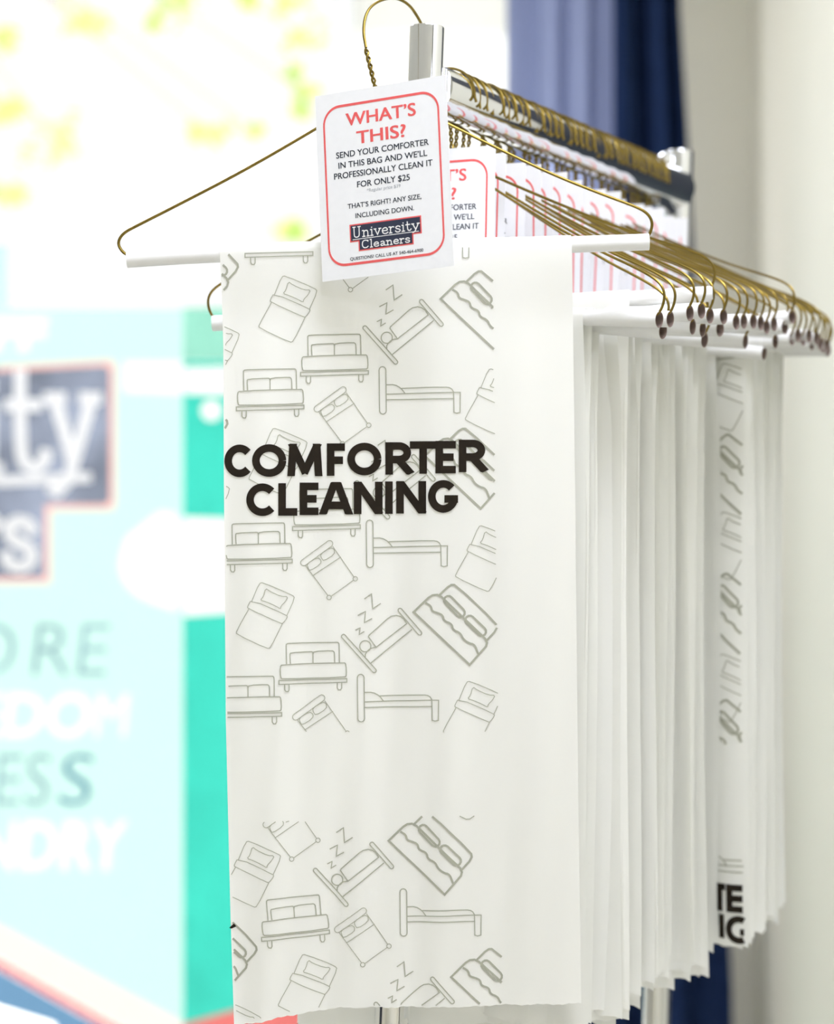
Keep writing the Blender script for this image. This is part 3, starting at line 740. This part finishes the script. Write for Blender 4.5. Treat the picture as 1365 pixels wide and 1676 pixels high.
def local_to(px_target, neck, lo, hi, plo, phi_):
    best = None
    for a in range(int((hi - lo) * 2) + 1):
        th = math.radians(lo + a / 2)
        for b in range(int((phi_ - plo) * 2) + 1):
            ph = math.radians(plo + b / 2)
            x = .2 * math.cos(ph) + TZ * math.sin(ph); z = -.2 * math.sin(ph) + TZ * math.cos(ph)
            w_ = Vector((neck.x + x * math.cos(th), neck.y - x * math.sin(th), neck.z + z))
            e = abs(w_.x / w_.y * F + CX - px_target[0]) + abs(CY - (w_.z - CAMZ) / w_.y * F - px_target[1])
            if best is None or e < best[0]: best = (e, th, ph)
    return best[1], best[2]
proto_h = rail_hanger('wire_hanger'); proto_t = paper_tag()
def copy_tree(o):
    c = o.copy(); COL.objects.link(c)
    for ch in o.children:
        d = ch.copy(); COL.objects.link(d); d.parent = c
    return c
TEAR = 22                                        # the bag whose printed edge shows
rnd = random.Random(21)
for i in range(NH):
    t = .046 + (.480 - .046) * i / (NH - 1) + rnd.uniform(-.0025, .0025)
    if i == 0: t = .036
    q = rail_pt(t); neck = Vector((q.x, q.y, 1.6042 - HH + .0005))
    if i == 0: th, ph = local_to((1166, 481), neck, -4, 8, -6, 6)
    else: th, ph = local_to(ENDS[i - 1], neck, 20, 44, -6, 7)
    h = proto_h if i == 0 else copy_tree(proto_h)
    h.location = neck; h.rotation_euler = (0, ph, -th)
    # pivot about the top of the hook so that it stays seated on the rail
    top = Vector((0, 0, HH)); off = h.rotation_euler.to_matrix() @ top
    h.location = neck + top - off
    n = ordinal(i + 1)
    tag(h, f'{n} brass wire hanger along the chrome rail counting from the near post', 'hanger', 'wire hangers along the chrome rail')
    if i % 2 == 0:
        k = proto_t if i == 0 else copy_tree(proto_t)
        ty = math.radians((-30 if i else -27) + rnd.uniform(-1.2, 1.2)); k.rotation_euler = (math.radians(rnd.uniform(-1.5, 0)), math.radians(rnd.uniform(-.5, 2.5)), ty)
        k.location = h.location + Vector((math.sin(ty), -math.cos(ty), 0)) * .0036 + Vector((rnd.uniform(-.002, .002) - (.009 if i else .0125), 0, -TH / 2 + .003 + rnd.uniform(-.003, .003)))
        tag(k, f'{ordinal(i // 2 + 1)} white paper tag with red border along the chrome rail counting from the near post', 'tag', 'paper tags along the chrome rail')
    ln = interp([(0, .562), (5, .556), (8, .546), (20, .558), (23, .552), (28, .542), (33, .530)], i) + rnd.uniform(-.004, .004)
    lean = interp([(0, 0), (20, 0), (24, 0), (33, .004)], i)
    me = rail_bag_mesh(11 + i, ln, lean); b = link('plastic_bag', me)
    xs = interp([(0, .0), (8, .003), (21, .0), (22, .020), (33, .017)], i)
    # the top follows the tilt of its tube, the sheets themselves hang plumb
    hang = Matrix(((1, 0, 0, xs + TZ * math.sin(ph)), (0, 1, 0, 0), (-math.tan(ph), 0, 1, -xs * math.tan(ph)), (0, 0, 0, 1)))
    me.transform(hang)
    b.location = h.location + Vector((0, 0, TZ * math.cos(ph) - TZ)); b.rotation_euler = (0, 0, -th)
    tag(b, f'{n} folded white plastic bag along the chrome rail counting from the near post' if i != TEAR else 'folded white plastic bag on the rail with grey beds and black letters along its edge', 'bag', 'plastic bags along the chrome rail')
    if i == TEAR:
        surf = rail_bag_profile(11 + i, ln, lean); U = .00060
        def pm(lift):
            def f(x, y):                              # x: 0..46 across the edge strip, y: pixels of the photo
                p = surf(1 - (48 - x) * U / BW, max(0, min(1, (y - 585) / 985)), -1); return hang @ Vector((p.x, p.y - .0004 - lift, p.z))
            return f
        inside = lambda x, y: 0 < x < 42 and 588 < y < 1560
        m = MB(); foot = MB()
        for kd, cy in (('front', 610), ('single', 690), ('wavy', 820), ('single', 925), ('wavy', 1040), ('single', 1150), ('wavy', 1240), ('side', 1440), ('single', 1545)):
            wid, zf, st = ICON[kd]; al = [p for q, c in st for p in T(zf, q)]
            mx = sum(p[0] for p in al) / len(al); my = sum(p[1] for p in al) / len(al)
            keep = (lambda x, y: inside(x, y) and y < 1250) if kd != 'side' else inside
            for q, c in st: ribbon(m if cy < 1300 else foot, [(26 + (x - mx), cy + (y - my)) for x, y in T(zf, q)], wid * 1.1, pm(0), bool(c), keep, step=3)
        m.build('bed_pattern', M['print_grey'], b); foot.build('bed_pattern', M['print_grey'], b)
        m = MB(); heavy(m, [('T', -9, 13, 1472), ('E', 14, 44, 1472), ('I', 0, 9, 1521), ('G', 13, 60, 1521)], 44, pm(.0003), inside)
        m.build('lettering', M['print_black'], b)
